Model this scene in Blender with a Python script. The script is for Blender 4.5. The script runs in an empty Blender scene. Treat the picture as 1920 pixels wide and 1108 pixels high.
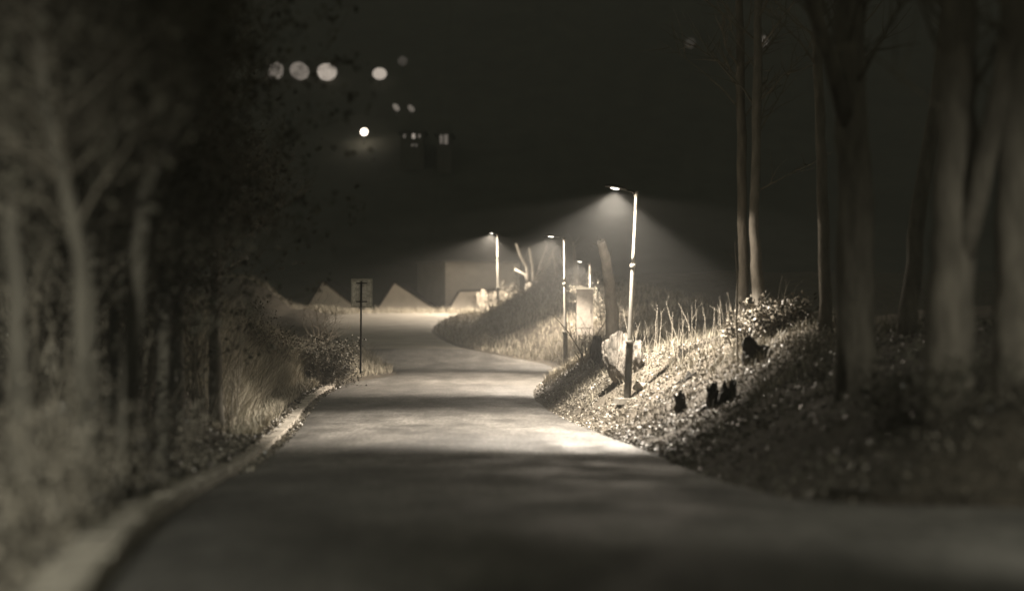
import bpy, math, random
import numpy as np
from mathutils import Vector, Matrix, noise

random.seed(7)
rng = np.random.default_rng(11)
C = bpy.context.scene.collection
sc = bpy.context.scene

# ------------------------------------------------------------------ camera
F = 3000.0                      # focal length in pixels of a 1920 px wide frame
cd = bpy.data.cameras.new('camera')
cam = bpy.data.objects.new('camera', cd); C.objects.link(cam)
cam.location = (0, 0, 0); cam.rotation_euler = (math.radians(90), 0, 0)
cd.lens = 56.25; cd.sensor_width = 36; cd.clip_end = 2000; cd.clip_start = 0.2
cd.dof.use_dof = True; cd.dof.focus_distance = 56; cd.dof.aperture_fstop = 0.32
sc.camera = cam

# ------------------------------------------------------------------ night sky
w = bpy.data.worlds.new('World'); sc.world = w; w.use_nodes = True
bg = w.node_tree.nodes['Background']
bg.inputs['Color'].default_value = (1.0, 0.99, 0.74, 1)
bg.inputs['Strength'].default_value = 0.115

# ------------------------------------------------------------------ exposure
sc.view_settings.view_transform = 'Standard'; sc.view_settings.look = 'None'
sc.view_settings.exposure = 0; sc.view_settings.gamma = 1
sc.cycles.use_denoising = True
sc.cycles.max_bounces = 4; sc.cycles.volume_bounces = 0; sc.cycles.diffuse_bounces = 2
sc.cycles.sample_clamp_indirect = 2.0; sc.cycles.sample_clamp_direct = 6.0
HAZE = 0.00135
LAMP_W = 12500.0
WARM = (1.0, 0.86, 0.70)

def P(px, py, D): return Vector(((px-960)/F*D, D, (554-py)/F*D))

# ------------------------------------------------------------------ tags and linking
def tag(o, label=None, cat=None, group=None, kind=None):
    if label: o['label'] = label
    if cat: o['category'] = cat
    if group: o['group'] = group
    if kind: o['kind'] = kind
    return o
def empty(name, loc, label, cat, group=None, rz=0):
    o = bpy.data.objects.new(name, None); C.objects.link(o)
    o.location = loc; o.rotation_euler = (0, 0, rz); o.empty_display_size = .3
    return tag(o, label, cat, group)

class MB:
    """collects shapes, links them as ONE mesh object"""
    def __init__(s): s.v = []; s.f = []; s.mi = []
    def add(s, vs, fs, m=0):
        b = len(s.v); s.v += [tuple(q) for q in vs]
        s.f += [tuple(b+i for i in q) for q in fs]; s.mi += [m]*len(fs)
    def box(s, c, d, rz=0, rx=0, ry=0, m=0, taper=1.0, bev=0.0):
        x, y, z = d[0]/2, d[1]/2, d[2]/2
        M = Matrix.Translation(c) @ Matrix.Rotation(rz, 4, 'Z') @ Matrix.Rotation(ry, 4, 'Y') @ Matrix.Rotation(rx, 4, 'X')
        vs = [M @ Vector((i*x*(taper if k > 0 else 1), j*y*(taper if k > 0 else 1), k*z)) for k in (-1, 1) for j in (-1, 1) for i in (-1, 1)]
        s.add(vs, [(0,2,3,1), (4,5,7,6), (0,1,5,4), (2,6,7,3), (0,4,6,2), (1,3,7,5)], m)
    def tube(s, pts, rs, n=8, cap=True, m=0, rough=0.0):
        pts = [Vector(p) for p in pts]; k = len(pts)
        if isinstance(rs, (int, float)): rs = [rs]*k
        vs = []; fs = []
        ref = None
        for i in range(k):
            t = (pts[min(i+1, k-1)] - pts[max(i-1, 0)])
            if t.length < 1e-6: t = Vector((0, 0, 1))
            t.normalize()
            if ref is None: ref = t.orthogonal().normalized()
            ref = (ref - t*ref.dot(t))
            ref = ref.normalized() if ref.length > 1e-5 else t.orthogonal().normalized()
            b = t.cross(ref)
            for j in range(n):
                a = 2*math.pi*j/n
                r = rs[i]*(1+(random.uniform(-rough, rough) if rough else 0))
                vs.append(pts[i] + ref*math.cos(a)*r + b*math.sin(a)*r)
        for i in range(k-1):
            for j in range(n):
                j2 = (j+1) % n
                fs.append((i*n+j, i*n+j2, (i+1)*n+j2, (i+1)*n+j))
        if cap:
            fs.append(tuple(range(n-1, -1, -1))); fs.append(tuple((k-1)*n+j for j in range(n)))
        s.add(vs, fs, m)
    def build(s, name, mats, parent=None, smooth=False, loc=None):
        me = bpy.data.meshes.new(name); me.from_pydata(s.v, [], s.f)
        if not isinstance(mats, (list, tuple)): mats = [mats]
        for m_ in mats: me.materials.append(m_)
        if any(s.mi): me.polygons.foreach_set('material_index', s.mi)
        if smooth: me.polygons.foreach_set('use_smooth', [len(q) == 4 for q in s.f])
        me.update()
        o = bpy.data.objects.new(name, me); C.objects.link(o)
        if parent: o.parent = parent
        if loc: o.location = loc
        return o
def big_mesh(name, V, Q, mats, mi=None, smooth=False, parent=None):
    """V (n,3), Q (m,4) numpy"""
    me = bpy.data.meshes.new(name)
    me.vertices.add(len(V)); me.vertices.foreach_set('co', np.asarray(V, dtype=np.float32).ravel())
    k = Q.shape[1]
    me.loops.add(Q.size); me.loops.foreach_set('vertex_index', Q.astype(np.int32).ravel())
    me.polygons.add(len(Q))
    me.polygons.foreach_set('loop_start', np.arange(0, Q.size, k, dtype=np.int32))
    me.polygons.foreach_set('loop_total', np.full(len(Q), k, dtype=np.int32))
    for m_ in mats: me.materials.append(m_)
    if mi is not None: me.polygons.foreach_set('material_index', mi.astype(np.int32))
    if smooth: me.polygons.foreach_set('use_smooth', np.ones(len(Q), dtype=bool))
    me.update(calc_edges=True); me.validate()
    o = bpy.data.objects.new(name, me); C.objects.link(o)
    if parent: o.parent = parent
    return o

# ------------------------------------------------------------------ materials
def mat(name, c1, c2=None, scale=4.0, rough=.85, bump=.3, bscale=30, detail=8, metal=0, spec=.4, trans=0, lo=.35, hi=.65, dist=.02, stretch=(1,1,1)):
    m = bpy.data.materials.new(name); m.use_nodes = True
    nt = m.node_tree; n = nt.nodes; L = nt.links
    b = n['Principled BSDF']; b.inputs['Roughness'].default_value = rough
    b.inputs['Metallic'].default_value = metal; b.inputs['Specular IOR Level'].default_value = spec
    tc = n.new('ShaderNodeTexCoord'); mp = n.new('ShaderNodeMapping'); mp.inputs['Scale'].default_value = stretch
    L.new(tc.outputs['Object'], mp.inputs['Vector'])
    nz = n.new('ShaderNodeTexNoise'); nz.inputs['Scale'].default_value = scale; nz.inputs['Detail'].default_value = detail
    nz.inputs['Roughness'].default_value = .65
    L.new(mp.outputs['Vector'], nz.inputs['Vector'])
    rp = n.new('ShaderNodeValToRGB'); rp.color_ramp.elements[0].position = lo; rp.color_ramp.elements[1].position = hi
    c2 = c2 or tuple(q*.6 for q in c1)
    rp.color_ramp.elements[0].color = (*c2, 1); rp.color_ramp.elements[1].color = (*c1, 1)
    L.new(nz.outputs['Fac'], rp.inputs['Fac']); L.new(rp.outputs['Color'], b.inputs['Base Color'])
    if bump:
        n2 = n.new('ShaderNodeTexNoise'); n2.inputs['Scale'].default_value = bscale; n2.inputs['Detail'].default_value = 5
        L.new(mp.outputs['Vector'], n2.inputs['Vector'])
        bp = n.new('ShaderNodeBump'); bp.inputs['Strength'].default_value = bump; bp.inputs['Distance'].default_value = dist
        L.new(n2.outputs['Fac'], bp.inputs['Height']); L.new(bp.outputs['Normal'], b.inputs['Normal'])
    return m
def leafmat(name, c1, c2, trans=.25, rough=.6):
    """colour differs from leaf to leaf"""
    m = bpy.data.materials.new(name); m.use_nodes = True
    nt = m.node_tree; n = nt.nodes; L = nt.links
    b = n['Principled BSDF']; b.inputs['Roughness'].default_value = rough
    g = n.new('ShaderNodeNewGeometry'); rp = n.new('ShaderNodeValToRGB')
    rp.color_ramp.elements[0].color = (*c2, 1); rp.color_ramp.elements[1].color = (*c1, 1)
    L.new(g.outputs['Random Per Island'], rp.inputs['Fac'])
    L.new(rp.outputs['Color'], b.inputs['Base Color'])
    return m
def emis(name, col, st):
    m = bpy.data.materials.new(name); m.use_nodes = True
    nt = m.node_tree; n = nt.nodes; b = n['Principled BSDF']
    b.inputs['Base Color'].default_value = (.02, .02, .02, 1)
    b.inputs['Emission Color'].default_value = (*col, 1); b.inputs['Emission Strength'].default_value = st
    m.cycles.emission_sampling = 'NONE'
    return m
M = {}
M['soil'] = mat('soil', (.105, .09, .07), (.05, .043, .033), 3, .95, .7, 14, dist=.06)
M['asphalt'] = mat('asphalt', (.145, .137, .125), (.09, .085, .077), .9, .5, .6, 90, dist=.012, spec=.45)
def detail_asphalt(m):
    nt = m.node_tree; n = nt.nodes; L = nt.links; b = n['Principled BSDF']; tc = n.new('ShaderNodeTexCoord')
    src = b.inputs['Base Color'].links[0].from_socket
    def nz(sc_, det, lo, hi, a, c, st=(1, 1, 1)):
        mp = n.new('ShaderNodeMapping'); mp.inputs['Scale'].default_value = st; L.new(tc.outputs['Object'], mp.inputs['Vector'])
        t = n.new('ShaderNodeTexNoise'); t.inputs['Scale'].default_value = sc_; t.inputs['Detail'].default_value = det; L.new(mp.outputs['Vector'], t.inputs['Vector'])
        r_ = n.new('ShaderNodeMapRange'); r_.inputs['From Min'].default_value = lo; r_.inputs['From Max'].default_value = hi
        r_.inputs['To Min'].default_value = a; r_.inputs['To Max'].default_value = c; L.new(t.outputs['Fac'], r_.inputs['Value']); return r_.outputs['Result']
    fs = [nz(22, 3, .35, .65, .55, 1.5), nz(1.1, 5, .4, .6, .72, 1.15, (1, .35, 1)), nz(.35, 4, .42, .6, .75, 1.15, (1, .5, 1)), nz(7, 6, .4, .62, .75, 1.2, (1.6, .25, 1))]
    cur = fs[0]
    for f in fs[1:]:
        mu = n.new('ShaderNodeMath'); mu.operation = 'MULTIPLY'; L.new(cur, mu.inputs[0]); L.new(f, mu.inputs[1]); cur = mu.outputs[0]
    mx = n.new('ShaderNodeVectorMath'); mx.operation = 'SCALE'; L.new(src, mx.inputs[0]); L.new(cur, mx.inputs['Scale']); L.new(mx.outputs[0], b.inputs['Base Color'])
    rr = nz(.9, 5, .38, .62, .6, .85, (1, .4, 1)); L.new(rr, b.inputs['Roughness'])
detail_asphalt(M['asphalt'])
M['gravel'] = mat('pale_gravel', (.34, .31, .265), (.19, .172, .145), 1.3, .9, .5, 30, stretch=(.35, 1, 1))
M['kerb'] = mat('kerb_stone', (.5, .46, .395), (.24, .215, .185), 3, .9, .5, 25)
M['bark'] = mat('bark', (.19, .17, .14), (.09, .08, .065), 5, .9, .8, 18, stretch=(1, 1, .25), dist=.03)
M['bark_pale'] = mat('pale_bark', (.22, .2, .17), (.12, .108, .09), 5, .85, .6, 18, stretch=(1, 1, .3), dist=.03)
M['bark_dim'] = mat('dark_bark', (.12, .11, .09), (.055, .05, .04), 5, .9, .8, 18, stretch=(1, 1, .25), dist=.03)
M['twig'] = mat('twig', (.17, .15, .12), (.1, .09, .07), 6, .9, 0)
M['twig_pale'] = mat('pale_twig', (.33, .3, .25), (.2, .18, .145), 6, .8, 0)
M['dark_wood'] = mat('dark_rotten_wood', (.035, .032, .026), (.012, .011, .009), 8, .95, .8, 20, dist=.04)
M['boulder'] = mat('pale_rock', (.2, .18, .155), (.03, .027, .022), 2.2, .9, 1, 7, stretch=(2.2, 1.2, .4), dist=.15)
M['steel'] = mat('galvanised_steel', (.22, .21, .185), (.16, .152, .135), 3, .5, .1, 40)
M['dark_steel'] = mat('painted_dark_steel', (.045, .043, .036), (.025, .024, .02), 3, .5, .2, 30)
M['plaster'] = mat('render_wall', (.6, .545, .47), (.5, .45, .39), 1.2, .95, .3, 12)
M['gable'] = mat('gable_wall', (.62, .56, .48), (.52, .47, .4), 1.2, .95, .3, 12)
M['plaster_shaded'] = mat('render_wall_shaded', (.34, .31, .265), (.27, .245, .21), 1.2, .95, .3, 12)  # render wall again for the left face, its shade put into the colour
M['roof'] = mat('dark_roof_tile', (.03, .03, .026), (.018, .018, .015), 3, .9, .4, 10)
M['conc'] = mat('concrete', (.32, .3, .26), (.2, .185, .16), 4, .95, .4, 20)
M['cabinet'] = mat('cabinet_shell', (.16, .145, .125), (.09, .082, .07), 5, .7, .2, 20)
M['picket'] = mat('weathered_wood', (.42, .38, .31), (.24, .21, .17), 9, .9, .4, 30, stretch=(1, 1, .2))
M['signback'] = mat('weathered_aluminium', (.85, .81, .73), (.5, .465, .4), 7, .6, .1, 20, lo=.4, hi=.6)
M['rim'] = mat('pale_rim', (.5, .47, .4), (.36, .34, .29), 6, .6, 0)
M['grass_dry'] = leafmat('dry_grass', (.32, .29, .225), (.08, .07, .05))
M['grass_pale'] = leafmat('pale_grass', (.52, .47, .37), (.2, .18, .14))
M['grass_dark'] = leafmat('dull_grass', (.15, .14, .1), (.045, .042, .03))
M['leaf_pale'] = leafmat('fallen_leaf', (.29, .262, .215), (.022, .02, .015), rough=.38)
M['leaf_dark'] = leafmat('evergreen_leaf', (.13, .12, .09), (.04, .038, .028), rough=.7)
M['hill'] = mat('hill_wood_floor', (.06, .058, .045), (.03, .03, .023), .3, .95, 0)
M['far_wall'] = mat('far_house_wall', (.13, .12, .1), (.09, .083, .07), .5, .9, 0)
M['win'] = emis('lit_window', (1, .84, .68), .75)
M['black'] = mat('black_metal', (.03, .03, .026), (.02, .02, .018), 3, .6, 0)

# ------------------------------------------------------------------ terrain
def curve(tab):
    xs = np.array([t[0] for t in tab], float); ys = np.array([t[1] for t in tab], float)
    m = np.zeros(len(xs)); d = np.diff(ys)/np.diff(xs)
    for i in range(1, len(xs)-1):
        m[i] = 0 if d[i-1]*d[i] <= 0 else 2*d[i-1]*d[i]/(d[i-1]+d[i])
    m[0] = d[0]; m[-1] = d[-1]
    def f(x):
        x = np.clip(x, xs[0], xs[-1]); i = np.clip(np.searchsorted(xs, x)-1, 0, len(xs)-2)
        h = xs[i+1]-xs[i]; t = (x-xs[i])/h
        return (2*t**3-3*t**2+1)*ys[i]+(t**3-2*t**2+t)*h*m[i]+(-2*t**3+3*t**2)*ys[i+1]+(t**3-t**2)*h*m[i+1]
    return f
zr = curve([(-60,-1.4),(-10,-1.55),(0,-1.6),(9,-1.73),(20,-2.5),(32,-3.28),(42,-3.55),(52,-3.7),(60,-3.75),(70,-3.78),(80,-3.74),(86,-3.6),(92,-3.2),(100,-2.5),(108,-1.85),(116,-1.38),(124,-1.3),(132,-2.2),(150,-4),(500,-4)])
xl = curve([(-60,1),(-10,-.5),(0,-1.2),(9,-2.38),(17,-3.6),(26,-4.6),(33,-5.2),(42,-5.85),(52,-6.7),(60,-7.2),(68,-7.3),(72,-6.7),(77,-5.6),(82,-6.2),(90,-8.5),(98,-10.5),(110,-13),(124,-13),(150,-10)])
xr = curve([(-60,9),(-10,10),(0,12),(9,13),(14.5,13),(16.3,9),(17.4,5.2),(18.8,3.7),(22,3.4),(28,3.3),(33,3.2),(42,2.3),(50,1.45),(60,.85),(66,1.0),(72,1.5),(80,2.3),(85,1.8),(90,-.6),(95,-3.4),(104,-5.2),(110,-4.8),(118,-3.2),(126,1),(150,4)])
rcap = curve([(-60,2),(10,2.2),(20,2.6),(32,3.3),(42,3.3),(47,2.5),(60,2.4),(70,2.2),(84,2.5),(95,3.7),(106,3.5),(118,1.5),(130,.2),(150,0),(500,0)])
lcap = curve([(-60,2),(10,2.2),(24,2.9),(42,2.9),(60,2.9),(66,1.9),(76,.3),(90,.35),(118,.2),(150,0),(500,0)])
rslope = curve([(-60,.8),(40,.8),(44.5,1.0),(46.5,1.35),(52,1.35),(58,.9),(500,.8)])
roff = curve([(-60,0),(84,0),(92,1.0),(100,2.6),(112,2.4),(124,.5),(500,0)])
lslope = curve([(-60,.8),(38,.9),(46,1.7),(64,2.1),(70,1),(500,.8)])
def sstep(t): t = np.clip(t, 0, 1); return t*t*(3-2*t)
def vnoise(x, y, s, k=0.0):
    return (np.sin(x/s*1.7+y/s*.9+k)+np.sin(-x/s*.8+y/s*1.9+1.3+k*2)+np.sin(x/s*2.9-y/s*2.3+2.1+k)*.6+np.sin(x/s*4.1+y/s*3.7+.4)*.35)/2.95
def H(x, y):
    x = np.asarray(x, float); y = np.asarray(y, float)
    z = zr(y); l = xl(y); r = xr(y)
    dl = l-x; dr = x-r
    def bank(d, cap, s):
        d = np.maximum(d, 0); return cap*(1-np.exp(-(d*s/np.maximum(cap, .05))**1.35))
    zz = z + np.where(dr > 0, bank(np.maximum(dr-roff(y), 0), rcap(y), rslope(y)), 0) + np.where(dl > 0, bank(np.maximum(dl-1.0, 0), lcap(y), lslope(y))+.10*sstep(dl/.4), 0)
    off = np.maximum(dl, dr)
    zz = zz + vnoise(x, y, 2.3)*.13*sstep(off/1.5) + vnoise(x, y, .7, 1)*.05*sstep(off/.8) + vnoise(x, y, .23, 2)*.018*sstep(off/.5)
    zz = zz - .06*sstep((.15-off)/.3)                 # carved under the road sheet
    # far hillside beyond the houses
    hill = sstep((y-150)/260)*120 + sstep((np.abs(x)-40)/160)*30*sstep((y-60)/120)
    hill = hill*(1+.08*vnoise(x, y, 40))
    zz = zz + sstep((-x-15.6)/4)*2.4*sstep((y-72)/10)*sstep((126-y)/8)
    return zz + hill
def axis(segs):
    out = []
    for a, b, s in segs: out += list(np.arange(a, b, s))
    return np.array(out+[segs[-1][1]])
ys = axis([(-60, -12, 3), (-12, 8, .5), (8, 84, .28), (84, 128, .5), (128, 170, 3), (170, 620, 12)])
xs = axis([(-420, -60, 15), (-60, -16, 2), (-16, -12, .5), (-12, 12, .25), (12, 18, .7), (18, 60, 2), (60, 420, 15)])
X, Y = np.meshgrid(xs, ys); Z = H(X, Y)
nx, ny = len(xs), len(ys)
I = (np.arange(ny-1)[:, None]*nx + np.arange(nx-1)[None, :]).ravel()
Q = np.stack([I, I+1, I+nx+1, I+nx], 1)
cy = (Y[:-1, :-1]).ravel()
g = big_mesh('ground', np.stack([X.ravel(), Y.ravel(), Z.ravel()], 1), Q, [M['soil'], M['hill']], (cy > 150).astype(int), True)
tag(g, kind='structure')

# road sheet
ry = np.arange(-58, 140, .5); nt = 26
V = []
for y in ry:
    l, r = float(xl(y)), float(xr(y))
    for k in range(nt):
        t = k/(nt-1); x = l+(r-l)*t
        ed = min(k, nt-1-k) == 0
        j = (vnoise(np.array(x), np.array(y), .5)*.12) if ed else 0
        V.append((x+j, y, float(zr(y)) + .05*math.sin(math.pi*t) - (.035 if ed else 0)))
V = np.array(V); Vall = V; ysel = ry <= 93; V = V.reshape(len(ry), nt, 3)[ysel].reshape(-1, 3); ryf = ry[ry >= 93]; ry = ry[ysel]; I = (np.arange(len(ry)-1)[:, None]*nt + np.arange(nt-1)[None, :]).ravel()
road = big_mesh('road', V, np.stack([I, I+1, I+nt+1, I+nt], 1), [M['asphalt']], None, True); tag(road, kind='structure')
V = Vall.reshape(-1, nt, 3)[-len(ryf):].reshape(-1, 3); I = (np.arange(len(ryf)-1)[:, None]*nt + np.arange(nt-1)[None, :]).ravel()
gr = big_mesh('gravel_road', V, np.stack([I, I+1, I+nt+1, I+nt], 1), [M['gravel']], None, True); tag(gr, kind='structure')

# kerb along the left road edge, real 0.12 m step
kb = MB(); y = -6.0; k = 0
while y < 66:
    y2 = y+.9
    a = Vector((float(xl(y))-.17, y, float(zr(y)))); b = Vector((float(xl(y2))-.17, y2, float(zr(y2))))
    d = (b-a); c = (a+b)/2
    rz = math.atan2(d.y, d.x); ry_ = -math.atan2(d.z, math.hypot(d.x, d.y))
    kb.box(c+Vector((random.uniform(-.015, .015), 0, .015+random.uniform(-.012, .012))), (d.length-.015, .32, .24), rz=rz, ry=ry_)
    y = y2
kerb = kb.build('kerb', M['kerb']); tag(kerb, kind='structure')

kb = MB(); pk = [(12.5, 15.2), (10.8, 15.75), (9.2, 16.25), (7.6, 16.7), (6.1, 17.1), (5.0, 17.6), (4.2, 18.3), (3.85, 19.1)]
for (xa, ya), (xb, yb) in zip(pk[:-1], pk[1:]):
    a = Vector((xa, ya, float(zr(ya)))); b = Vector((xb, yb, float(zr(yb)))); d = b-a
    kb.box((a+b)/2+Vector((0, 0, .03)), (d.length-.015, .2, .24), rz=math.atan2(d.y, d.x), ry=-math.atan2(d.z, math.hypot(d.x, d.y)))
kb2 = kb.build('junction_kerb', M['soil']); tag(kb2, kind='structure')

# ------------------------------------------------------------------ stuff: grass, leaves
def blades(name, pos, h, wd, lean, mats, mi=None, base_dir=None):
    n = len(pos); a = rng.uniform(0, 2*np.pi, n); la = rng.uniform(0, 2*np.pi, n)
    h = h*rng.uniform(.45, 1.2, n)*(.85+.45*vnoise(pos[:, 0], pos[:, 1], .9, 5)); w_ = wd*rng.uniform(.6, 1.4, n); le = lean*rng.uniform(.1, 1.3, n)*h
    s = np.stack([np.cos(a), np.sin(a), np.zeros(n)], 1)*w_[:, None]/2
    ld = np.stack([np.cos(la), np.sin(la), np.zeros(n)], 1)
    up = np.zeros((n, 3)); up[:, 2] = h
    m_ = pos+up*.55+ld*(le*.35)[:, None]; t = pos+up*.95+ld*le[:, None]
    p0 = pos.copy(); p0[:, 2] -= .03
    V = np.stack([p0-s, p0+s, m_+s*.75, m_-s*.75, t+s*.15, t-s*.15], 1).reshape(-1, 3)
    b = np.arange(n)*6
    Q = np.concatenate([np.stack([b, b+1, b+2, b+3], 1), np.stack([b+3, b+2, b+4, b+5], 1)])
    if mi is not None: mi = np.concatenate([mi, mi])
    return big_mesh(name, V, Q, mats, mi)
def scatter(n, y0, y1, side, d0, d1, pw=1.0):
    y = rng.uniform(y0, y1, n); d = d0+(d1-d0)*rng.uniform(0, 1, n)**pw
    x = xl(y)-d if side < 0 else xr(y)+d
    return np.stack([x, y, H(x, y)], 1)
def clump(pos, s, thr=.0, k=0.0):
    v = vnoise(pos[:, 0], pos[:, 1], s, k)+rng.uniform(-.5, .5, len(pos))
    return pos[v > thr]
gp = np.concatenate([
    clump(scatter(26000, 38, 72, -1, .5, 1.6), .5, -.1),
    clump(scatter(20000, 66, 92, -1, .2, 5), .6, -.3),
    clump(scatter(30000, 82, 124, 1, .2, 11), .8, -.5),
    clump(scatter(9000, 60, 90, 1, .3, 6), .6, -.2),
    clump(scatter(9000, 116, 124, -1, -1, 14), .6, -.4)])
blades('grass', gp, .4, .022, .5, [M['grass_pale'], M['grass_dark']], (rng.uniform(0, 1, len(gp)) < .3).astype(int))
tag(bpy.data.objects['grass'], 'short dry verge grass on the banks either side of the road', 'grass', kind='stuff')
gp = np.concatenate([scatter(60000, 40, 72, -1, 1.2, 5.0), scatter(5000, 72, 84, -1, .8, 4.5)])
blades('tall_grass', gp, .85, .013, .75, [M['grass_pale'], M['grass_dark']], (rng.uniform(0, 1, len(gp)) < .3).astype(int))
tag(bpy.data.objects['tall_grass'], 'tall dry grass covering the steep left bank', 'grass', kind='stuff')
# crest: pale tall grass along the top of the rise, in front of the houses
n = 6000; x = rng.uniform(-15, -2.4, n); y = rng.uniform(117, 123, n); k_ = np.stack([x, y, H(x, y)+.05], 1)
blades('crest_grass', clump(k_, .5, -.1), .5, .02, .35, [M['grass_pale']])
tag(bpy.data.objects['crest_grass'], 'upright pale grass along the crest before the gabled houses', 'grass', kind='stuff')
gp = np.concatenate([clump(scatter(13000, 34, 54, 1, 2.3, 6.5), .9, -.1), clump(scatter(2500, 32, 54, 1, .4, 2.3), .6, .2)])
blades('bank_grass', gp, .38, .016, .7, [M['grass_dry'], M['grass_dark']], (rng.uniform(0, 1, len(gp)) < .35).astype(int))
tag(bpy.data.objects['bank_grass'], 'thin dry grass tufts on the leaf strewn right bank', 'grass', kind='stuff')

def leaves(name, pos, size, mats, mi=None, up=.05, tilt=.7):
    n = len(pos)
    a = rng.uniform(0, 2*np.pi, n); t = rng.normal(0, tilt, n); t2 = rng.normal(0, tilt, n)
    u = np.stack([np.cos(a)*np.cos(t), np.sin(a)*np.cos(t), np.sin(t)], 1)
    v0 = np.stack([-np.sin(a)*np.cos(t2), np.cos(a)*np.cos(t2), np.sin(t2)], 1)
    s = size*rng.uniform(.5, 1.4, n); u *= s[:, None]/2; v0 *= (s*.36)[:, None]
    p = pos.copy(); p[:, 2] += up*rng.uniform(.2, 1, n)
    nr = np.cross(u, v0); nr /= np.linalg.norm(nr, axis=1)[:, None]+1e-9
    c = nr*(s*.18*rng.uniform(-1, 1, n))[:, None]
    V = np.stack([p-u, p-u*.3+v0+c, p+u*.45+v0*.8+c, p+u, p+u*.45-v0*.8+c, p-u*.3-v0+c], 1).reshape(-1, 3)
    b = np.arange(n)*6
    Q = np.concatenate([np.stack([b, b+1, b+2, b+3], 1), np.stack([b, b+3, b+4, b+5], 1)])
    if mi is not None: mi = np.concatenate([mi, mi])
    return big_mesh(name, V, Q, mats, mi)
lp = np.concatenate([
    clump(scatter(40000, 30, 52, 1, -.15, 6.5, 1.1), .6, -.25, 3),
    clump(scatter(3600, 18, 46, 1, -.8, .1), .5, .1), clump(scatter(900, 12, 70, 1, -3.5, -.3), .9, .3),
    clump(scatter(5000, 14, 22, 1, .05, 6), .5, -.2),
    clump(scatter(5000, 17, 31, 1, -.1, 6), .6, -.2),
    clump(scatter(5000, 52, 72, 1, .0, 3), .5, -.2)])
o = leaves('leaf_litter', lp, .065, [M['leaf_pale']], None, .05)
tag(o, 'pale fallen leaves strewn over the right bank', 'leaves', kind='stuff')
lp = np.concatenate([clump(scatter(9000, 8, 60, -1, .3, 1.6), .5, -.1, 2), clump(scatter(9000, 28, 70, -1, -.25, .9), .3, -.4, 2), scatter(3500, 6, 40, -1, 1, 6)])
o = leaves('verge_leaf_litter', lp, .1, [M['leaf_pale']], None, .07)
tag(o, 'pale fallen leaves gathered along the kerb and left verge', 'leaves', kind='stuff')

# ------------------------------------------------------------------ trees
def wig(p0, d, L, n, wob, lift=0.0):
    pts = [Vector(p0)]; d = Vector(d).normalized(); st = L/n
    for i in range(n):
        d = (d + Vector((random.gauss(0, wob), random.gauss(0, wob), random.gauss(0, wob)+lift))).normalized()
        pts.append(pts[-1]+d*st)
    return pts
def twigs(mb, pts, rs, count, L, r, depth, start=.3, spread=.9, up=.25, n=4, leafpos=None):
    k = len(pts)-1
    for _ in range(count):
        t = random.uniform(start, 1)*k; i = min(int(t), k-1); f = t-i
        p = pts[i].lerp(pts[i+1], f); d = (pts[i+1]-pts[i]).normalized()
        s = Vector((random.gauss(0, 1), random.gauss(0, 1), random.gauss(0, 1))); s = (s-d*s.dot(d)).normalized()
        dd = (d*random.uniform(.35, 1)+s*spread+Vector((0, 0, up))).normalized()
        l = L*random.uniform(.5, 1.1); q = wig(p, dd, l, 4, .13, .02)
        rr = min(r*random.uniform(.7, 1.1), rs[i]*.8 if rs else r)
        mb.tube(q, [rr, rr*.8, rr*.6, rr*.45, rr*.2], n, cap=False)
        if leafpos is not None: leafpos += [q[2], q[3], q[4]]
        if depth > 1: twigs(mb, q, [rr]*5, max(2, int(count*.45)), L*.5, r*.5, depth-1, .25, spread, up, 3, leafpos)
def tree(name, label, cat, path, rs, m, group=None, tw=(10, 2.0, .03, 2), start=.3, mt=None, n=10, leafn=0, leafm=None, lsize=.08, limbs=()):
    base = Vector(path[0])
    root = empty(name, base, label, cat, group)
    # smooth and roughen the trunk path
    pts = []; rr = []
    for i in range(len(path)-1):
        a, b = Vector(path[i]), Vector(path[i+1]); kk = 5
        for j in range(kk):
            f = j/kk; w_ = Vector((random.gauss(0, 1), random.gauss(0, 1), 0))*rs[i]*.08
            pts.append(a.lerp(b, f)-base+w_); rr.append((rs[i]+(rs[i+1]-rs[i])*f)*(1+random.uniform(-.05, .05)))
    pts.append(Vector(path[-1])-base); rr.append(rs[-1])
    pts[0] = pts[0]-Vector((0, 0, .25)); rr[0] *= 1.25
    tm = MB(); tm.tube(pts, rr, n, rough=.04)
    for lm, lr in limbs:
        q = [Vector(p)-base for p in lm]; tm.tube(q, lr, n, rough=.04)
    tm.build('trunk', m, root, smooth=True)
    if tw:
        cm = MB(); lpz = [] if leafn else None
        twigs(cm, pts, rr, tw[0], tw[1], tw[2], tw[3], start, leafpos=lpz)
        for lm, lr in limbs:
            twigs(cm, [Vector(p)-base for p in lm], lr, tw[0]//2, tw[1]*.8, tw[2], tw[3], .4, leafpos=lpz)
        cr = cm.build('crown', mt or M['twig'], root)
        if leafn and lpz:
            arr = np.array([tuple(p) for p in lpz]); sel = arr[rng.integers(0, len(arr), leafn)]+rng.normal(0, .1, (leafn, 3))
            lo = leaves('leaves', sel, lsize, [leafm or M['leaf_dark']], None, .02, .9); lo.parent = cr
    return root
def hz(x, y): return float(H(x, y))
def G(px, D, dz=0.0):
    x = (px-960)/F*D; return Vector((x, D, hz(x, D)+dz))
def A(px, py, D): return P(px, py, D)

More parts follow.
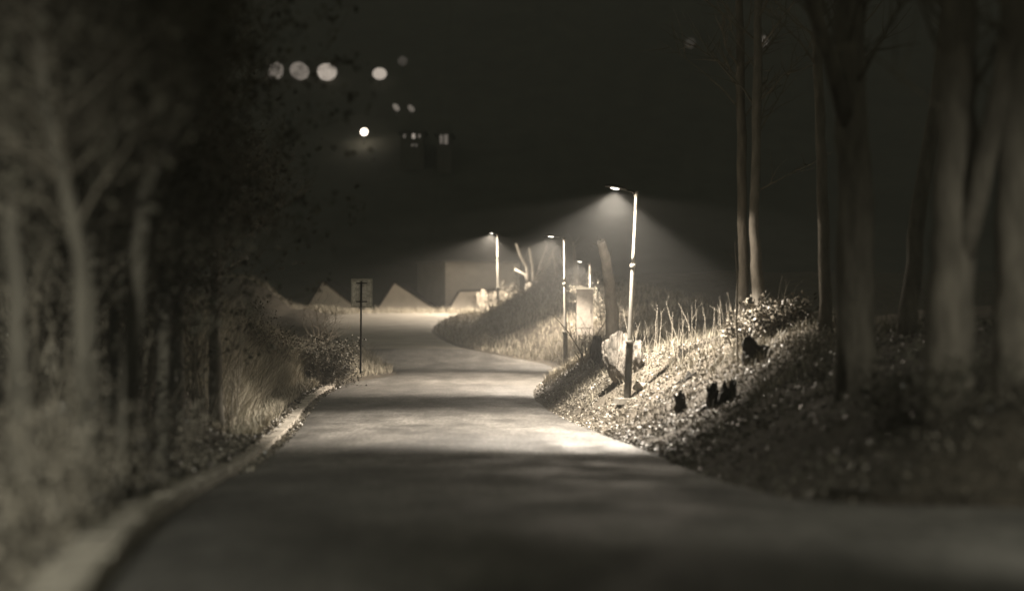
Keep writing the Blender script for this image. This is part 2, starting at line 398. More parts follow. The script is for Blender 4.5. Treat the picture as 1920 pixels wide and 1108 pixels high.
# dark branching bush in front of the cabinet, between the lamp posts
def hit(px, py, D0=25.0, D1=110.0):
    D = D0
    while D < D1:
        p = P(px, py, D)
        if p.z < hz(p.x, D): return D
        D += .1
    return D1
def bush(name, label, cat, c, h, nst, m, group=None, r=.03, spread=.45, leafn=0, leafm=None, lsize=.08, depth=2, cnt=6):
    root = empty(name, c, label, cat, group); mb = MB(); tb = MB(); lpz = []
    for k in range(nst):
        q = wig((random.gauss(0, .15), random.gauss(0, .15), -.1), (random.gauss(0, spread), random.gauss(0, spread), 1), h*random.uniform(.6, 1.1), 6, .12, .03)
        rs = [r*(1-.13*i) for i in range(7)]; mb.tube(q, rs, 6, cap=False)
        twigs(tb, q, rs, cnt, h*.45, r*.5, depth, .2, leafpos=lpz)
    st = mb.build('stem', m, root, smooth=True); tb.build('twigs', m, root)
    if leafn:
        arr = np.array([tuple(p) for p in lpz]); sel = arr[rng.integers(0, len(arr), leafn)]+rng.normal(0, .08, (leafn, 3))
        lo = leaves('leaves', sel, lsize, [leafm or M['leaf_dark']], None, .02, .9); lo.parent = root
    return root
# right wood: big dim trunks
tree('tree', 'slim dark trunk left of the pale lit trunk at the bank top', 'tree', [G(1396, 46), A(1392, 420, 46), A(1388, 150, 46), A(1384, -200, 46)], [.17, .15, .13, .09], M['bark'], 'tall trees of the right wood', (14, 3, .04, 2), .55)
tree('tree', 'slim trunk with its foot lit pale at the bank top', 'tree', [G(1428, 45), A(1419, 500, 45), A(1413, 420, 45), A(1420, 200, 45), A(1425, -200, 45)], [.21, .17, .14, .13, .09], M['bark_pale'], 'tall trees of the right wood', (14, 3, .04, 2), .55, n=12)
tree('tree', 'dim blurred trunk standing alone in the middle of the dark right wood', 'tree', [G(1610, 27), A(1600, 300, 27), A(1592, 100, 27), A(1600, -300, 27)], [.36, .29, .27, .2], M['bark'], 'tall trees of the right wood', (14, 3, .05, 2), .45, n=14,
     limbs=[([A(1594, 260, 27), A(1560, 120, 26.5), A(1500, -60, 26), A(1470, -260, 26)], [.15, .13, .11, .07])])
tree('tree', 'dim trunk leaning slightly left between the lit trunk and the blurred one', 'tree', [G(1548, 40), A(1540, 300, 40), A(1532, 100, 40), A(1520, -250, 40)], [.16, .14, .12, .08], M['bark'], 'tall trees of the right wood', (12, 3, .04, 2), .5)
tree('tree', 'thick forked trunk near the right edge with a bough leaning right', 'tree', [G(1772, 20.3), A(1785, 500, 20.3), A(1792, 300, 20.3), A(1800, 60, 20.3), A(1795, -350, 20.3)], [.32, .28, .27, .24, .16], M['bark'], 'tall trees of the right wood', (12, 2.6, .035, 2), .5, n=16,
     limbs=[([A(1795, 520, 20.3), A(1830, 380, 20), A(1868, 200, 19.6), A(1905, 20, 19.3), A(1960, -250, 19)], [.15, .14, .13, .12, .07])])
tree('tree', 'thick straight trunk cut by the right edge of the photo', 'tree', [G(1900, 20), A(1902, 500, 20), A(1905, 100, 20), A(1900, -350, 20)], [.26, .22, .2, .14], M['bark'], 'tall trees of the right wood', (12, 2.6, .035, 2), .55, n=16)
tree('tree', 'faint leaning trunk low in the dark behind the forked tree', 'tree', [G(1700, 34), A(1722, 400, 34), A(1760, 150, 34), A(1800, -200, 34)], [.2, .17, .14, .1], M['bark'], 'tall trees of the right wood', (12, 3, .04, 2), .5)
tree('tree', 'thin faint trunk furthest back, a little right of the leafy lit bush', 'tree', [G(1590, 45), A(1585, 300, 45), A(1590, 60, 45), A(1582, -150, 45)], [.16, .14, .12, .08], M['bark'], 'tall trees of the right wood', (12, 3, .04, 2), .5)
# leaning trunk behind the nearest lamp, cut short where it fades into the dark
tree('leaning_trunk', 'pale leaning trunk between the two nearest lamp posts', 'tree', [G(1150, 50.5), A(1146, 560, 50.5), A(1137, 500, 49.5), A(1127, 452, 49)], [.22, .19, .17, .14], M['bark_pale'], None, (4, .5, .012, 1), .5, n=12)

# left wood: near, dim, blurred
LW = 'bare trees of the left wood'
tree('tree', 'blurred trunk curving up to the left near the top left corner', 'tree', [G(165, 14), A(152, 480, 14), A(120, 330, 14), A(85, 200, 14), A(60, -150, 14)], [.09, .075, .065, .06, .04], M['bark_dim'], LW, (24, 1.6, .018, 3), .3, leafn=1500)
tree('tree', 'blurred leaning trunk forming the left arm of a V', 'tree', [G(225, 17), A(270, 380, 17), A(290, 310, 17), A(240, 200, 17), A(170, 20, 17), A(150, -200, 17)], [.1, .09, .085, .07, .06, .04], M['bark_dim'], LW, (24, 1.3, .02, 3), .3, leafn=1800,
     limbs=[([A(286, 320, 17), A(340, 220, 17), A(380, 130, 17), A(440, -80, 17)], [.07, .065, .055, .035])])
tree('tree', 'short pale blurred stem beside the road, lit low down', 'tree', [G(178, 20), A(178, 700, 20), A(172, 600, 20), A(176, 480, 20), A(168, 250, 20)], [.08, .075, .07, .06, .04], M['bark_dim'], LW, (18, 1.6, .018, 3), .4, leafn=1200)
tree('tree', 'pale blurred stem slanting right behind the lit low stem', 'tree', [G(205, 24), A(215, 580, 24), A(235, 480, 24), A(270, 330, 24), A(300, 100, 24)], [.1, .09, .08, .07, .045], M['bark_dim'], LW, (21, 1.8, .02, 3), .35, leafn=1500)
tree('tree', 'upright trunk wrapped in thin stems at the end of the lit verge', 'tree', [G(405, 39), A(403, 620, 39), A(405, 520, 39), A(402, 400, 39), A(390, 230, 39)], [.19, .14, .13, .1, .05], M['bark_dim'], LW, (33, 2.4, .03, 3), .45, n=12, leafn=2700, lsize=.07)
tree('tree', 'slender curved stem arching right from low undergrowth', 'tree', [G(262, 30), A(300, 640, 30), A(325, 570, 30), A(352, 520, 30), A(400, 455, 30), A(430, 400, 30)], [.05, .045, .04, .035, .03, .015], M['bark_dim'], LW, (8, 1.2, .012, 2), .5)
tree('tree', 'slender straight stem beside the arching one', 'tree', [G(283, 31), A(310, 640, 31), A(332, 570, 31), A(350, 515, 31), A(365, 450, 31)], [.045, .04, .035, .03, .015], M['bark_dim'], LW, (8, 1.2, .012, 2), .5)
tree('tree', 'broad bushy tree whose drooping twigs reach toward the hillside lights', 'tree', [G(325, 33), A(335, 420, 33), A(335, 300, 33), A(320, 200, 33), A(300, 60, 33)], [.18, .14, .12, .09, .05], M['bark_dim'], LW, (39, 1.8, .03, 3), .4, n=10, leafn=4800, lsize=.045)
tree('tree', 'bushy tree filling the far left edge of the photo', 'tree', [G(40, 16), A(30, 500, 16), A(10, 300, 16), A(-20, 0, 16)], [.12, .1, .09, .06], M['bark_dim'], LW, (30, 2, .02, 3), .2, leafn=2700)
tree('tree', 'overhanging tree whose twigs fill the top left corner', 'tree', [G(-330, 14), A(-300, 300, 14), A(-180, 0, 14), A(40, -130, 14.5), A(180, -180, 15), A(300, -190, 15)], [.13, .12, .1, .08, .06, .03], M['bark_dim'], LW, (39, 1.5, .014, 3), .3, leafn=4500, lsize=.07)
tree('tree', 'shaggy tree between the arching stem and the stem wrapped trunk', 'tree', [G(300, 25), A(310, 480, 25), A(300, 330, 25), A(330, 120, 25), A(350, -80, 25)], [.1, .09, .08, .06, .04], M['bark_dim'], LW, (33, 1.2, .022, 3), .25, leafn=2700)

for px, D, h, nst, lab in [(20, 21, 6.5, 9, 'tall leafy brush filling the gap at the far left edge'), (110, 22, 7, 9, 'tall leafy brush behind the curving left trunk'), (215, 25, 7.5, 9, 'tall leafy brush between the two V forked trunks'), (280, 29, 5.5, 9, 'tall leafy brush behind the shaggy tree'),
        (120, 28, 8, 10, 'very tall brush rising to the top of the photo at the left'), (320, 35, 5, 9, 'tall leafy brush behind the arching stem'), (40, 30, 8.5, 10, 'very tall brush in the upper left behind the trunks'), (220, 33, 7.5, 10, 'very tall twiggy brush below the top left corner twigs')]:
    bush('brush', lab, 'brush', G(px, D), h, nst, M['twig'], 'tall brush of the left wood', r=.03, spread=.16, leafn=2600, leafm=M['leaf_dark'], lsize=.1, cnt=7)
# thin stems round the wrapped trunk
def stems(name, label, cat, base_pts, hgt, r, m, wob=.06, lean=(0, 0), group=None, tw=0, twl=.4):
    c = sum((Vector(p) for p in base_pts), Vector())/len(base_pts)
    root = empty(name, c, label, cat, group)
    mb = MB(); tb = MB()
    for p in base_pts:
        h = hgt*random.uniform(.6, 1.15); q = wig(Vector(p)-c-Vector((0, 0, .08)), (random.gauss(lean[0], .16), random.gauss(lean[1], .16), 1), h, 7, wob, .02)
        mb.tube(q, [r*(1-.85*i/7) for i in range(8)], 5, cap=False)
        if tw: twigs(tb, q, [r*(1-.85*i/7) for i in range(8)], tw, twl, r*.45, 1, .35)
    mb.build('stem', m, root, smooth=True)
    if tw: tb.build('twigs', m, root)
    return root
for i, (px, D, lab) in enumerate([(388, 38.5, 'thin wavy stems just left of the wrapped trunk'), (430, 40, 'thin pale stems just right of the wrapped trunk'), (372, 36, 'thin stems furthest left of those by the wrapped trunk'), (445, 42, 'thin stems rising from the start of the lit grass')]):
    stems('sapling', lab, 'sapling', [G(px+random.uniform(-9, 9), D+random.uniform(-.5, .5)) for _ in range(5)], 3.4, .022, M['twig_pale'] if i % 2 else M['twig'], .07, group='thin stems round the wrapped trunk', tw=7, twl=.7)

# saplings on the right bank
for i, (px, D, h, nn, lab) in enumerate([
    (1165, 50, 1.5, 5, 'pale thin shoots behind the foot of the nearest lamp post'),
    (1200, 48, 1.7, 6, 'pale shoots just right of the nearest lamp post'),
    (1228, 46, 1.4, 6, 'fan of pale shoots on the bank right of the lamp post'),
    (1262, 46, 1.2, 5, 'low pale shoots leaning over the bank above the dark stump'),
    (1292, 45, 1.5, 7, 'pale shoots spreading at the middle of the bank top'),
    (1322, 44.5, 1.3, 6, 'dense upright shoots left of the slim dark trunk'),
    (1352, 44, 1.4, 7, 'dense shoots at the foot of the slim dark trunk'),
    (1385, 43, 1.7, 6, 'tall thin shoots before the slim dark trunk'),
    (1462, 43.5, 1.5, 6, 'thin shoots rising above the leafy lit bush')]):
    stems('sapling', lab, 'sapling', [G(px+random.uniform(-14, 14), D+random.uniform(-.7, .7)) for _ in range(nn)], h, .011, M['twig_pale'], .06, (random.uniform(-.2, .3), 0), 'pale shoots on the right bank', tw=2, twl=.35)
tree('sapling', 'tall dark single stem standing on the bank before the black hollow', 'sapling', [G(1384, 41), A(1380, 600, 41), A(1383, 520, 41), A(1378, 455, 41)], [.03, .026, .02, .008], M['twig'], None, (4, .6, .01, 1), .5, n=6)

bush('bush', 'dark bare branching bush before the pale cabinet, between the lamp posts', 'bush', G(1097, 58), 2.4, 4, M['twig'], r=.04, spread=.35)
bush('bush', 'tangled pale twiggy bush on the bank right of the second lamp post', 'bush', G(1118, 54), 1.6, 9, M['twig'], r=.02, spread=.5, cnt=8)
bush('bush', 'twiggy scrub on top of the mound behind the second lamp', 'bush', G(1075, 92), 1.8, 10, M['twig_pale'], r=.025, spread=.6, cnt=8)
bush('bush', 'scrub on the mound crest below the cut tree', 'bush', G(1030, 100), 1.6, 10, M['twig'], r=.03, spread=.6, cnt=8)
for px, D, h, lab in [(905, 93, 1.2, 'low scrub at the left foot of the mound by the road bend'), (935, 97, 1.4, 'scrub low on the left slope of the mound'), (960, 101, 1.5, 'scrub halfway up the left slope of the mound'),
        (985, 104, 1.7, 'scrub high on the left slope of the mound'), (1010, 105, 1.8, 'scrub just left of the top of the mound'), (1050, 104, 2.1, 'scrub on the very top of the mound'), (1090, 96, 2.1, 'scrub behind the pale cabinet'), (1130, 88, 2.4, 'scrub behind the pale leaning trunk'), (1165, 80, 2.2, 'scrub on the skyline right behind the nearest lamp post')]:
    bush('bush', lab, 'bush', G(px, D), h, 9, M['twig'], 'scrub on the mound', r=.022, spread=.7, leafn=500, leafm=M['leaf_dark'], cnt=7)
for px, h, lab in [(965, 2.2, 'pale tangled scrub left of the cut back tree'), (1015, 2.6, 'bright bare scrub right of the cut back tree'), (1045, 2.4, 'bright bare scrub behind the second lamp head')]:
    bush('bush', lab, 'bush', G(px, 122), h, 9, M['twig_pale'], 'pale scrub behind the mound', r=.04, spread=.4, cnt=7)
bush('bush', 'bare dark bush standing before the left gabled house', 'bush', G(598, 72), 2.6, 9, M['twig'], r=.03, spread=.45, cnt=8)
bush('bush', 'low dense dark bush at the road corner beside the sign', 'bush', G(622, 66), 1.7, 22, M['twig'], r=.02, spread=.8, leafn=4500, leafm=M['leaf_dark'], lsize=.09, cnt=9)
bush('bush', 'dark bush left of the corner bush, above the lit grass', 'bush', G(590, 67), 1.7, 16, M['twig'], r=.02, spread=.6, leafn=3000, leafm=M['leaf_dark'], lsize=.09, cnt=9)
bush('bush', 'dim scrub along the top of the left bank', 'bush', G(470, 56), 1.6, 12, M['twig'], r=.02, spread=.6, leafn=900, cnt=8)
bush('bush', 'dim twiggy scrub at the left bank top, further back', 'bush', G(530, 62), 1.6, 12, M['twig'], r=.02, spread=.6, leafn=900, cnt=8)
bush('bush', 'leafy bush lit pale beside the black hollow on the bank', 'bush', G(1455, 43.5, -.1), 1.1, 14, M['twig'], r=.02, spread=.8, leafn=2600, leafm=M['leaf_pale'], lsize=.11, cnt=8)
bush('bush', 'pale leaved creeper hanging under the two slim trunks', 'bush', G(1410, 43.2, -.1), .9, 10, M['twig'], r=.02, spread=.9, leafn=1500, leafm=M['leaf_pale'], lsize=.1, cnt=8)
# near, blurred undergrowth
UG = 'blurred undergrowth below the trees'
for px, D, h, nst, lab in [(60, 11, .8, 8, 'blurred low undergrowth in the bottom left corner'), (150, 14, 1, 9, 'blurred undergrowth below the curving left trunk'),
        (240, 19, 1.3, 9, 'blurred undergrowth between the pale low stem and the kerb'), (330, 27, 1.3, 9, 'dim undergrowth under the arching stem'), (30, 17, 1.6, 9, 'tall blurred undergrowth at the left edge')]:
    bush('undergrowth', lab, 'undergrowth', G(px, D), h, nst, M['twig'], UG, r=.012, spread=.6, leafn=500, leafm=M['leaf_pale'], lsize=.06, cnt=6)
for px, D, h, nst, lab in [(1800, 14.2, .9, 9, 'blurred ivy with pale dots of light right of the forked tree'), (1650, 22, .9, 9, 'dim low undergrowth left of the forked tree'), (1560, 30, 1.0, 9, 'dim undergrowth below the lone blurred trunk')]:
    bush('undergrowth', lab, 'undergrowth', G(px, D+5 if D < 15 else D), h, nst, M['twig'], UG, r=.012, spread=.6, leafn=260, leafm=M['leaf_dark'], lsize=.08, cnt=6)

# cut (pollarded) tree on the mound with bare pale poles
base = G(996, 119.5); base.z = A(996, 545, 119.5).z
root = empty('pollarded_tree', base, 'cut back tree with bare pale upright poles on the mound', 'tree')
tm = MB()
def rel(px, py, D=119.5): return P(px, py, D)-base
tm.tube([rel(990, 560), rel(992, 530)], [.3, .26], 10, rough=.05); tm.build('trunk', M['bark_pale'], root, smooth=True)
for pl, r0 in [([(991, 530), (987, 500), (976, 480), (968, 457)], .12), ([(1000, 528), (998, 500), (993, 465)], .12), ([(1003, 527), (1012, 498), (1026, 458)], .07),
               ([(1008, 527), (1018, 510), (1034, 478)], .06), ([(1043, 520), (1040, 490), (1036, 470)], .08), ([(990, 535), (985, 515), (965, 505)], .1), ([(1006, 530), (1030, 495), (1040, 462)], .05)]:
    q = [rel(a+random.uniform(-.5, .5), b) for a, b in pl]; pm = MB(); pm.tube(q, [r0*(1-.35*i/len(q)) for i in range(len(q))], 7, rough=.08)
    twigs(pm, q, [r0*.5]*len(q), 3, .9, .02, 1, .5)
    pm.build('pole_branch', M['bark_pale'], root, smooth=True)
tree('tree', 'short pale pointed trunk right of the second lamp post', 'tree', [G(1082, 92), A(1080, 500, 92), A(1077, 475, 92), A(1075, 452, 92)], [.2, .15, .1, .05], M['bark_pale'], None, (6, 1, .02, 1), .5)

# ------------------------------------------------------------------ street lamps
def street_lamp(base, top, head, label, power, size=122, aim=None, blend=.35, sx=1.15, spill=.055, col=WARM, group='street lamps along the road'):
    root = empty('street_lamp', base, label, 'street lamp', group)
    b0 = Vector((0, 0, 0)); t0 = Vector(top)-base; h0 = Vector(head)-base
    ax = t0.normalized(); Ht = t0.length
    def at(f): return b0+t0*f
    def ring(name, f0, f1, r, m, n=14, par=None):
        q = MB(); q.tube([at(f0), at((f0+f1)/2), at(f1)], [r, r*1.06, r], n); return q.build(name, m, par or root, smooth=False)
    p = MB(); p.tube([at(-.05), at(.255), at(.27), at(.285)], [.105, .1, .099, .07], 14); p.build('lower_post', M['dark_steel'], root, smooth=True)
    p = MB(); p.tube([at(.283), at(.3), at(.625), at(.64), at(.655)], [.072, .07, .06, .06, .05], 12); p.build('middle_post', M['steel'], root, smooth=True)
    p = MB(); p.tube([at(.65), at(.7), at(.95), at(1)], [.05, .048, .04, .04], 12); p.build('upper_post', M['steel'], root, smooth=True)
    ring('collar', .272, .29, .115, M['steel']); ring('collar', .642, .658, .085, M['steel']); ring('post_cap', .985, 1.008, .06, M['steel'])
    dr = MB(); dr.box(at(.13)+Vector((0, -.1, 0)), (.1, .03, .5)); dr.build('access_door', M['black'], root)
    # arm rises slightly from the post to the head
    out = h0-t0; out.normalize(); end = h0-out*.22
    p = MB(); p.tube([at(.985), t0.lerp(end, .35)+Vector((0, 0, .03)), end], [.03, .026, .026], 10); p.build('arm', M['dark_steel'], root, smooth=True)
    # head: a flattened canopy around the lens
    hd = MB(); s = out.cross(Vector((0, 0, 1))).normalized(); up = Vector((0, 0, 1)); ns = 14
    prof = [(-.34, .05, .03), (-.26, .10, .06), (-.05, .155, .09), (.14, .15, .08), (.27, .10, .05), (.31, .03, .02)]
    vs = []; fs = []
    for (u, ww, hh) in prof:
        for j in range(ns):
            a = 2*math.pi*j/ns
            z = math.sin(a)*hh if math.sin(a) > 0 else math.sin(a)*.02
            vs.append(h0+out*u+s*math.cos(a)*ww+up*(z+.03))
    for i in range(len(prof)-1):
        for j in range(ns): fs.append((i*ns+j, i*ns+(j+1) % ns, (i+1)*ns+(j+1) % ns, (i+1)*ns+j))
    fs += [tuple(range(ns-1, -1, -1)), tuple((len(prof)-1)*ns+j for j in range(ns))]
    hd.add(vs, fs); ho = hd.build('lamp_head', M['dark_steel'], root, smooth=True)
    ln = MB(); rr = 12; lv = []
    for ring_r, dz in ((.09, .008), (.075, -.012), (.04, -.02)):
        lv += [h0+out*math.cos(2*math.pi*j/rr)*ring_r*1.5+s*math.sin(2*math.pi*j/rr)*ring_r+up*dz for j in range(rr)]
    lf = [(i*rr+j, i*rr+(j+1) % rr, (i+1)*rr+(j+1) % rr, (i+1)*rr+j) for i in range(2) for j in range(rr)]+[tuple(2*rr+j for j in range(rr))]
    ln.add(lv, lf); ln.build('lens', LENS, ho, smooth=True)
    ft = MB(); ft.box(Vector((-.08, -.05, -.02)), (.5, .45, .16), rz=.3, taper=.9); ft.build('foot_slab', M['conc'], root)
    ld = bpy.data.lights.new('lamp_light', 'SPOT'); ld.energy = power; ld.color = col; ld.spot_size = math.radians(size); ld.spot_blend = blend; ld.shadow_soft_size = .07
    lo = bpy.data.objects.new('lamp_light', ld); C.objects.link(lo); lo.parent = root; lo.location = h0+Vector((0, 0, -.1))
    a = Vector(aim) if aim else Vector((0, 0, -1)); zz = -a.normalized(); xx = (Vector((1, 0, 0))-zz*zz.x).normalized(); yy = zz.cross(xx)
    lo.rotation_euler = Matrix((xx, yy, zz)).transposed().to_euler(); lo.scale = (sx, 1, 1)
    if spill:
        pd = bpy.data.lights.new('lamp_spill', 'SPOT'); pd.spot_size = math.radians(169); pd.spot_blend = .1; pd.energy = power*spill; pd.color = WARM; pd.shadow_soft_size = .1
        po = bpy.data.objects.new('lamp_spill', pd); C.objects.link(po); po.parent = root; po.location = h0+Vector((0, 0, -.12))
    return root
LENS = emis('lamp_lens', (1, .93, .8), 5)
D1 = hit(1176, 750); b1 = P(1176, 750, D1); street_lamp(b1, P(1193, 362, D1), P(1153, 354, D1-.3), 'tallest and nearest street lamp, on the leafy bank', LAMP_W*1.15, 119, (-.08, -.04, -1), sx=1.17, spill=.07, col=(1, .89, .75))
D2 = 68.75; b2 = P(1061, 687, D2); b2.z = hz(b2.x, D2); street_lamp(b2, P(1057.5, 446, D2), P(1033, 444, D2-.25), 'second nearest street lamp, at the foot of the grassy mound', LAMP_W*1.05, 120, (-.2, .0, -1), sx=1.25, spill=.09)
b3 = Vector((P(934, 500, 118).x, 118, hz(P(934, 500, 118).x, 118))); street_lamp(b3, P(932, 440, 118), P(922, 438, 117.3), 'farthest left street lamp, before the flat roofed building', LAMP_W*1.1, 132, (-.2, -.04, -1), sx=1.15, spill=.1)
b4 = P(1107, 700, 88); street_lamp(b4, P(1106, 494, 88), P(1087, 491, 87.6), 'small far street lamp above the pale cabinet', LAMP_W*.6, 118, (-.2, -.02, -1))
COOL = (1, .97, .82)
b0 = Vector((-1.9, -14, hz(-1.9, -14))); street_lamp(b0, b0+Vector((0, 0, 5.5)), b0+Vector((.6, 0, 5.6)), 'added unseen lamp behind the camera that lights the left foreground', LAMP_W*3.3, 57, (-.43, .9, -.39), blend=.5, sx=1, spill=.0, col=COOL)  # added stand-in source for the light on the left kerb and trees
b0 = Vector((9.5, 3.5, hz(9.5, 3.5))); street_lamp(b0, b0+Vector((0, 0, 5.5)), b0+Vector((-.7, 0, 5.6)), 'added unseen lamp right of the camera that lights the right foreground', LAMP_W*.3, 58, (-2.4, 9.0, -5.5), blend=.6, sx=1, spill=.0, col=COOL)  # added out of view to brighten the junction and right trunks

# ------------------------------------------------------------------ road sign (seen from behind)
sb = G(676, 60); sb.z = P(676, 692, 60).z
rs = empty('road_sign', sb, 'upright rectangular road sign seen from behind at the bend', 'road sign')
def R_(px, py, dy=0): q = P(px, py, 60)-sb; q.y += dy; return q
q = MB(); q.tube([R_(676, 700), R_(677.5, 527)], .035, 10); q.build('post', M['dark_steel'], rs, smooth=True)
c = R_(678, 549, .075); q = MB(); q.box(c, (.76, .012, 1.04)); q.build('panel', M['signback'], rs)
q = MB()
for dx, dz, sx, sz in ((0, .52, .8, .035), (0, -.52, .8, .035), (.385, 0, .035, 1.0), (-.385, 0, .035, 1.0)): q.box(c+Vector((dx, -.012, dz)), (sx, .035, sz))
q.build('rim', M['rim'], rs)
for dz in (.36, -.33):
    q = MB(); q.box(c+Vector((0, -.027, dz)), (.42, .035, .045)); q.build('bracket', M['dark_steel'], rs)

# ------------------------------------------------------------------ cabinet, boulder, stumps
cb = G(1096, 72); cb.z = P(1096, 625, 72).z
cbt = P(1096, 541, 72).z-cb.z
r_ = empty('cabinet', cb, 'pale upright utility cabinet between the two nearest lamp posts', 'cabinet')
q = MB(); q.box((0, 0, cbt/2-.05), (.74, .6, cbt+.0)); q.build('body', M['cabinet'], r_)
q = MB(); q.box((0, 0, cbt), (.86, .72, .09), taper=.92); q.build('lid', M['rim'], r_)
q = MB(); q.box((0, -.315, cbt/2), (.6, .03, cbt*.75)); d_ = q.build('door', M['cabinet'], r_)
q = MB(); q.box((.26, -.34, cbt/2), (.03, .03, .18)); q.build('handle', M['black'], d_)

def rock(name, label, cat, c, dims, m, seed, rough=.3, group=None, sub=3, rz=0, cuts=0):
    import bmesh
    bm = bmesh.new(); bmesh.ops.create_icosphere(bm, subdivisions=sub, radius=1)
    rn = random.Random(seed); planes = [(Vector((rn.gauss(0, 1), rn.gauss(0, 1), rn.gauss(0, 1))).normalized(), rn.uniform(.45, .8)) for _ in range(9)]
    for v in bm.verts:
        co = v.co.copy()
        for nrm, dd in planes:
            k = co.dot(nrm)
            if k > dd: co -= nrm*(k-dd)*.92
        co *= 1+rough*noise.noise(co*1.7+Vector((seed, 0, 0)))+rough*.3*noise.noise(co*5+Vector((seed, 3, 0)))
        v.co = Vector((co.x*dims[0]/1.3, co.y*dims[1]/1.3, co.z*dims[2]/1.3))
    me = bpy.data.meshes.new(name); bm.to_mesh(me); bm.free(); me.materials.append(m)
    o = bpy.data.objects.new(name, me); C.objects.link(o); o.location = c; o.rotation_euler = (0, 0, rz)
    return tag(o, label, cat, group)
rock('boulder', 'pale upright rock slab behind the nearest lamp post, left of it', 'boulder', P(1156, 668, 46.0), (.62, .45, 1.0), M['boulder'], 3, .28, sub=4, rz=.3)
rock('boulder', 'smaller pale rock just right of the nearest lamp post', 'boulder', P(1196, 660, 46), (.28, .3, .66), M['boulder'], 5, .3, sub=4)
rock('boulder', 'squat rock with a dark hollow side behind the lamp post foot', 'boulder', P(1204, 724, hit(1204, 730)), (.33, .28, .24), M['conc'], 8, .3)
def stump(label, px, py, D, w_, h, seed, lean=0.0, cat='stump'):
    w_ *= 1.35; h *= 1.3
    D = hit(px, py)
    rn = random.Random(seed); c = P(px, py, D); root = empty('stump', c, label, cat, 'dark broken stumps on the right bank')
    q = MB(); n = 12; vs = []; fs = []; ks = 5
    for i in range(ks):
        f = i/(ks-1)
        for j in range(n):
            a = 2*math.pi*j/n; r = w_/2*(1.25-.35*f)*(1+rn.uniform(-.15, .15))
            z = h*f*(1 if i < ks-1 else rn.uniform(.55, 1.25)) - .08
            vs.append((math.cos(a)*r+lean*f*h, math.sin(a)*r, z))
    for i in range(ks-1):
        for j in range(n): fs.append((i*n+j, i*n+(j+1) % n, (i+1)*n+(j+1) % n, (i+1)*n+j))
    vs.append((lean*h, 0, h*.45)); fs += [((ks-1)*n+j, (ks-1)*n+(j+1) % n, len(vs)-1) for j in range(n)]
    q.add(vs, fs); q.build('bole', M['dark_wood'], root)
    for k in range(3):
        a = rn.uniform(0, 6.28); q = MB(); d = Vector((math.cos(a), math.sin(a)*.5, -.2))
        q.tube([Vector((0, 0, .03)), d*w_*.7, d*w_*1.3+Vector((0, 0, -.06))], [w_*.22, w_*.16, w_*.05], 7, rough=.2); q.build('root', M['dark_wood'], root)
    return root
stump('hook shaped black stump lowest on the bank', 1280, 768, 38.6, .2, .38, 1, -.2)
stump('black square stump left of the round one, low on the bank', 1336, 762, 39.2, .2, .42, 2)
stump('round black stump with a pale cut rim on the bank', 1360, 752, 39.4, .26, .36, 3, .2)
stump('small forked black stump halfway up the bank', 1290, 712, 41.5, .2, .24, 4, .4)
stump('small black stump right of the lamp post at mid bank', 1278, 672, 43, .12, .3, 5)
stump('upright black stump near the bank top', 1300, 632, 44.3, .13, .3, 6, .1)
q = MB(); rc = P(1360, 722, 39.3); n = 20
q.tube([Vector((math.cos(2*math.pi*j/n)*.17, -.16+.03*math.sin(2*math.pi*j/n*3), math.sin(2*math.pi*j/n)*.17)) for j in range(12)], .012, 6)
# shaded hollow in the bank, its shade built as two solid dark masses
rock('dark_mass', 'solid black mass standing for the shaded hollow at the right end of the lit bank', 'tree root', P(1420, 672, hit(1420, 672)-.25), (.85, .5, .62), M['dark_wood'], 12, .5, sub=4)
rock('dark_mass', 'smaller black mass standing for the shade under the pale leafy bush', 'tree root', P(1462, 620, hit(1462, 620)-.25), (.55, .4, .45), M['dark_wood'], 14, .5, sub=4)
rock('dark_mass', 'dark earthy clod left of the pale rock slab', 'tree root', P(1120, 655, hit(1120, 690)+.1), (.28, .35, .75), M['dark_wood'], 16, .5, sub=4)

# ------------------------------------------------------------------ fence on the mound
fA = P(896, 575, 121); fB = P(984, 570, 120)
fr = empty('picket_fence', fA, 'pale leaning picket fence climbing the mound before the building', 'fence')
N = 26; rails = MB()
for k in range(N):
    f = k/(N-1); p = fA.lerp(fB, f)-fA; gz = hz(p.x+fA.x, p.y+fA.y)-fA.z
    hh = random.uniform(1.35, 1.65); q = MB()
    top_z = (554-548)/F*120.5-fA.z+.15*math.sin(k*.7)+random.uniform(-.1, .12)
    q.box((p.x, p.y, top_z-hh/2), (.07, .025, hh), ry=random.gauss(0, .05), rz=.1); q.build('picket', M['picket'], fr)
for zo in (-.25, -.95):
    z0 = (554-548)/F*120.5-fA.z+zo; d = fB-fA; q = MB(); q.tube([Vector((0, .05, z0)), Vector((d.x, d.y+.05, z0))], .03, 6); q.build('rail', M['picket'], fr)
for px, lab in ((925, 'small bare shrub before the left end of the fence'), (905, 'pale dry shrub at the foot of the flat roofed building')):
    bush('bush', lab, 'bush', G(px, 106), 1.8, 8, M['twig_pale'], r=.03, spread=.4, cnt=6)

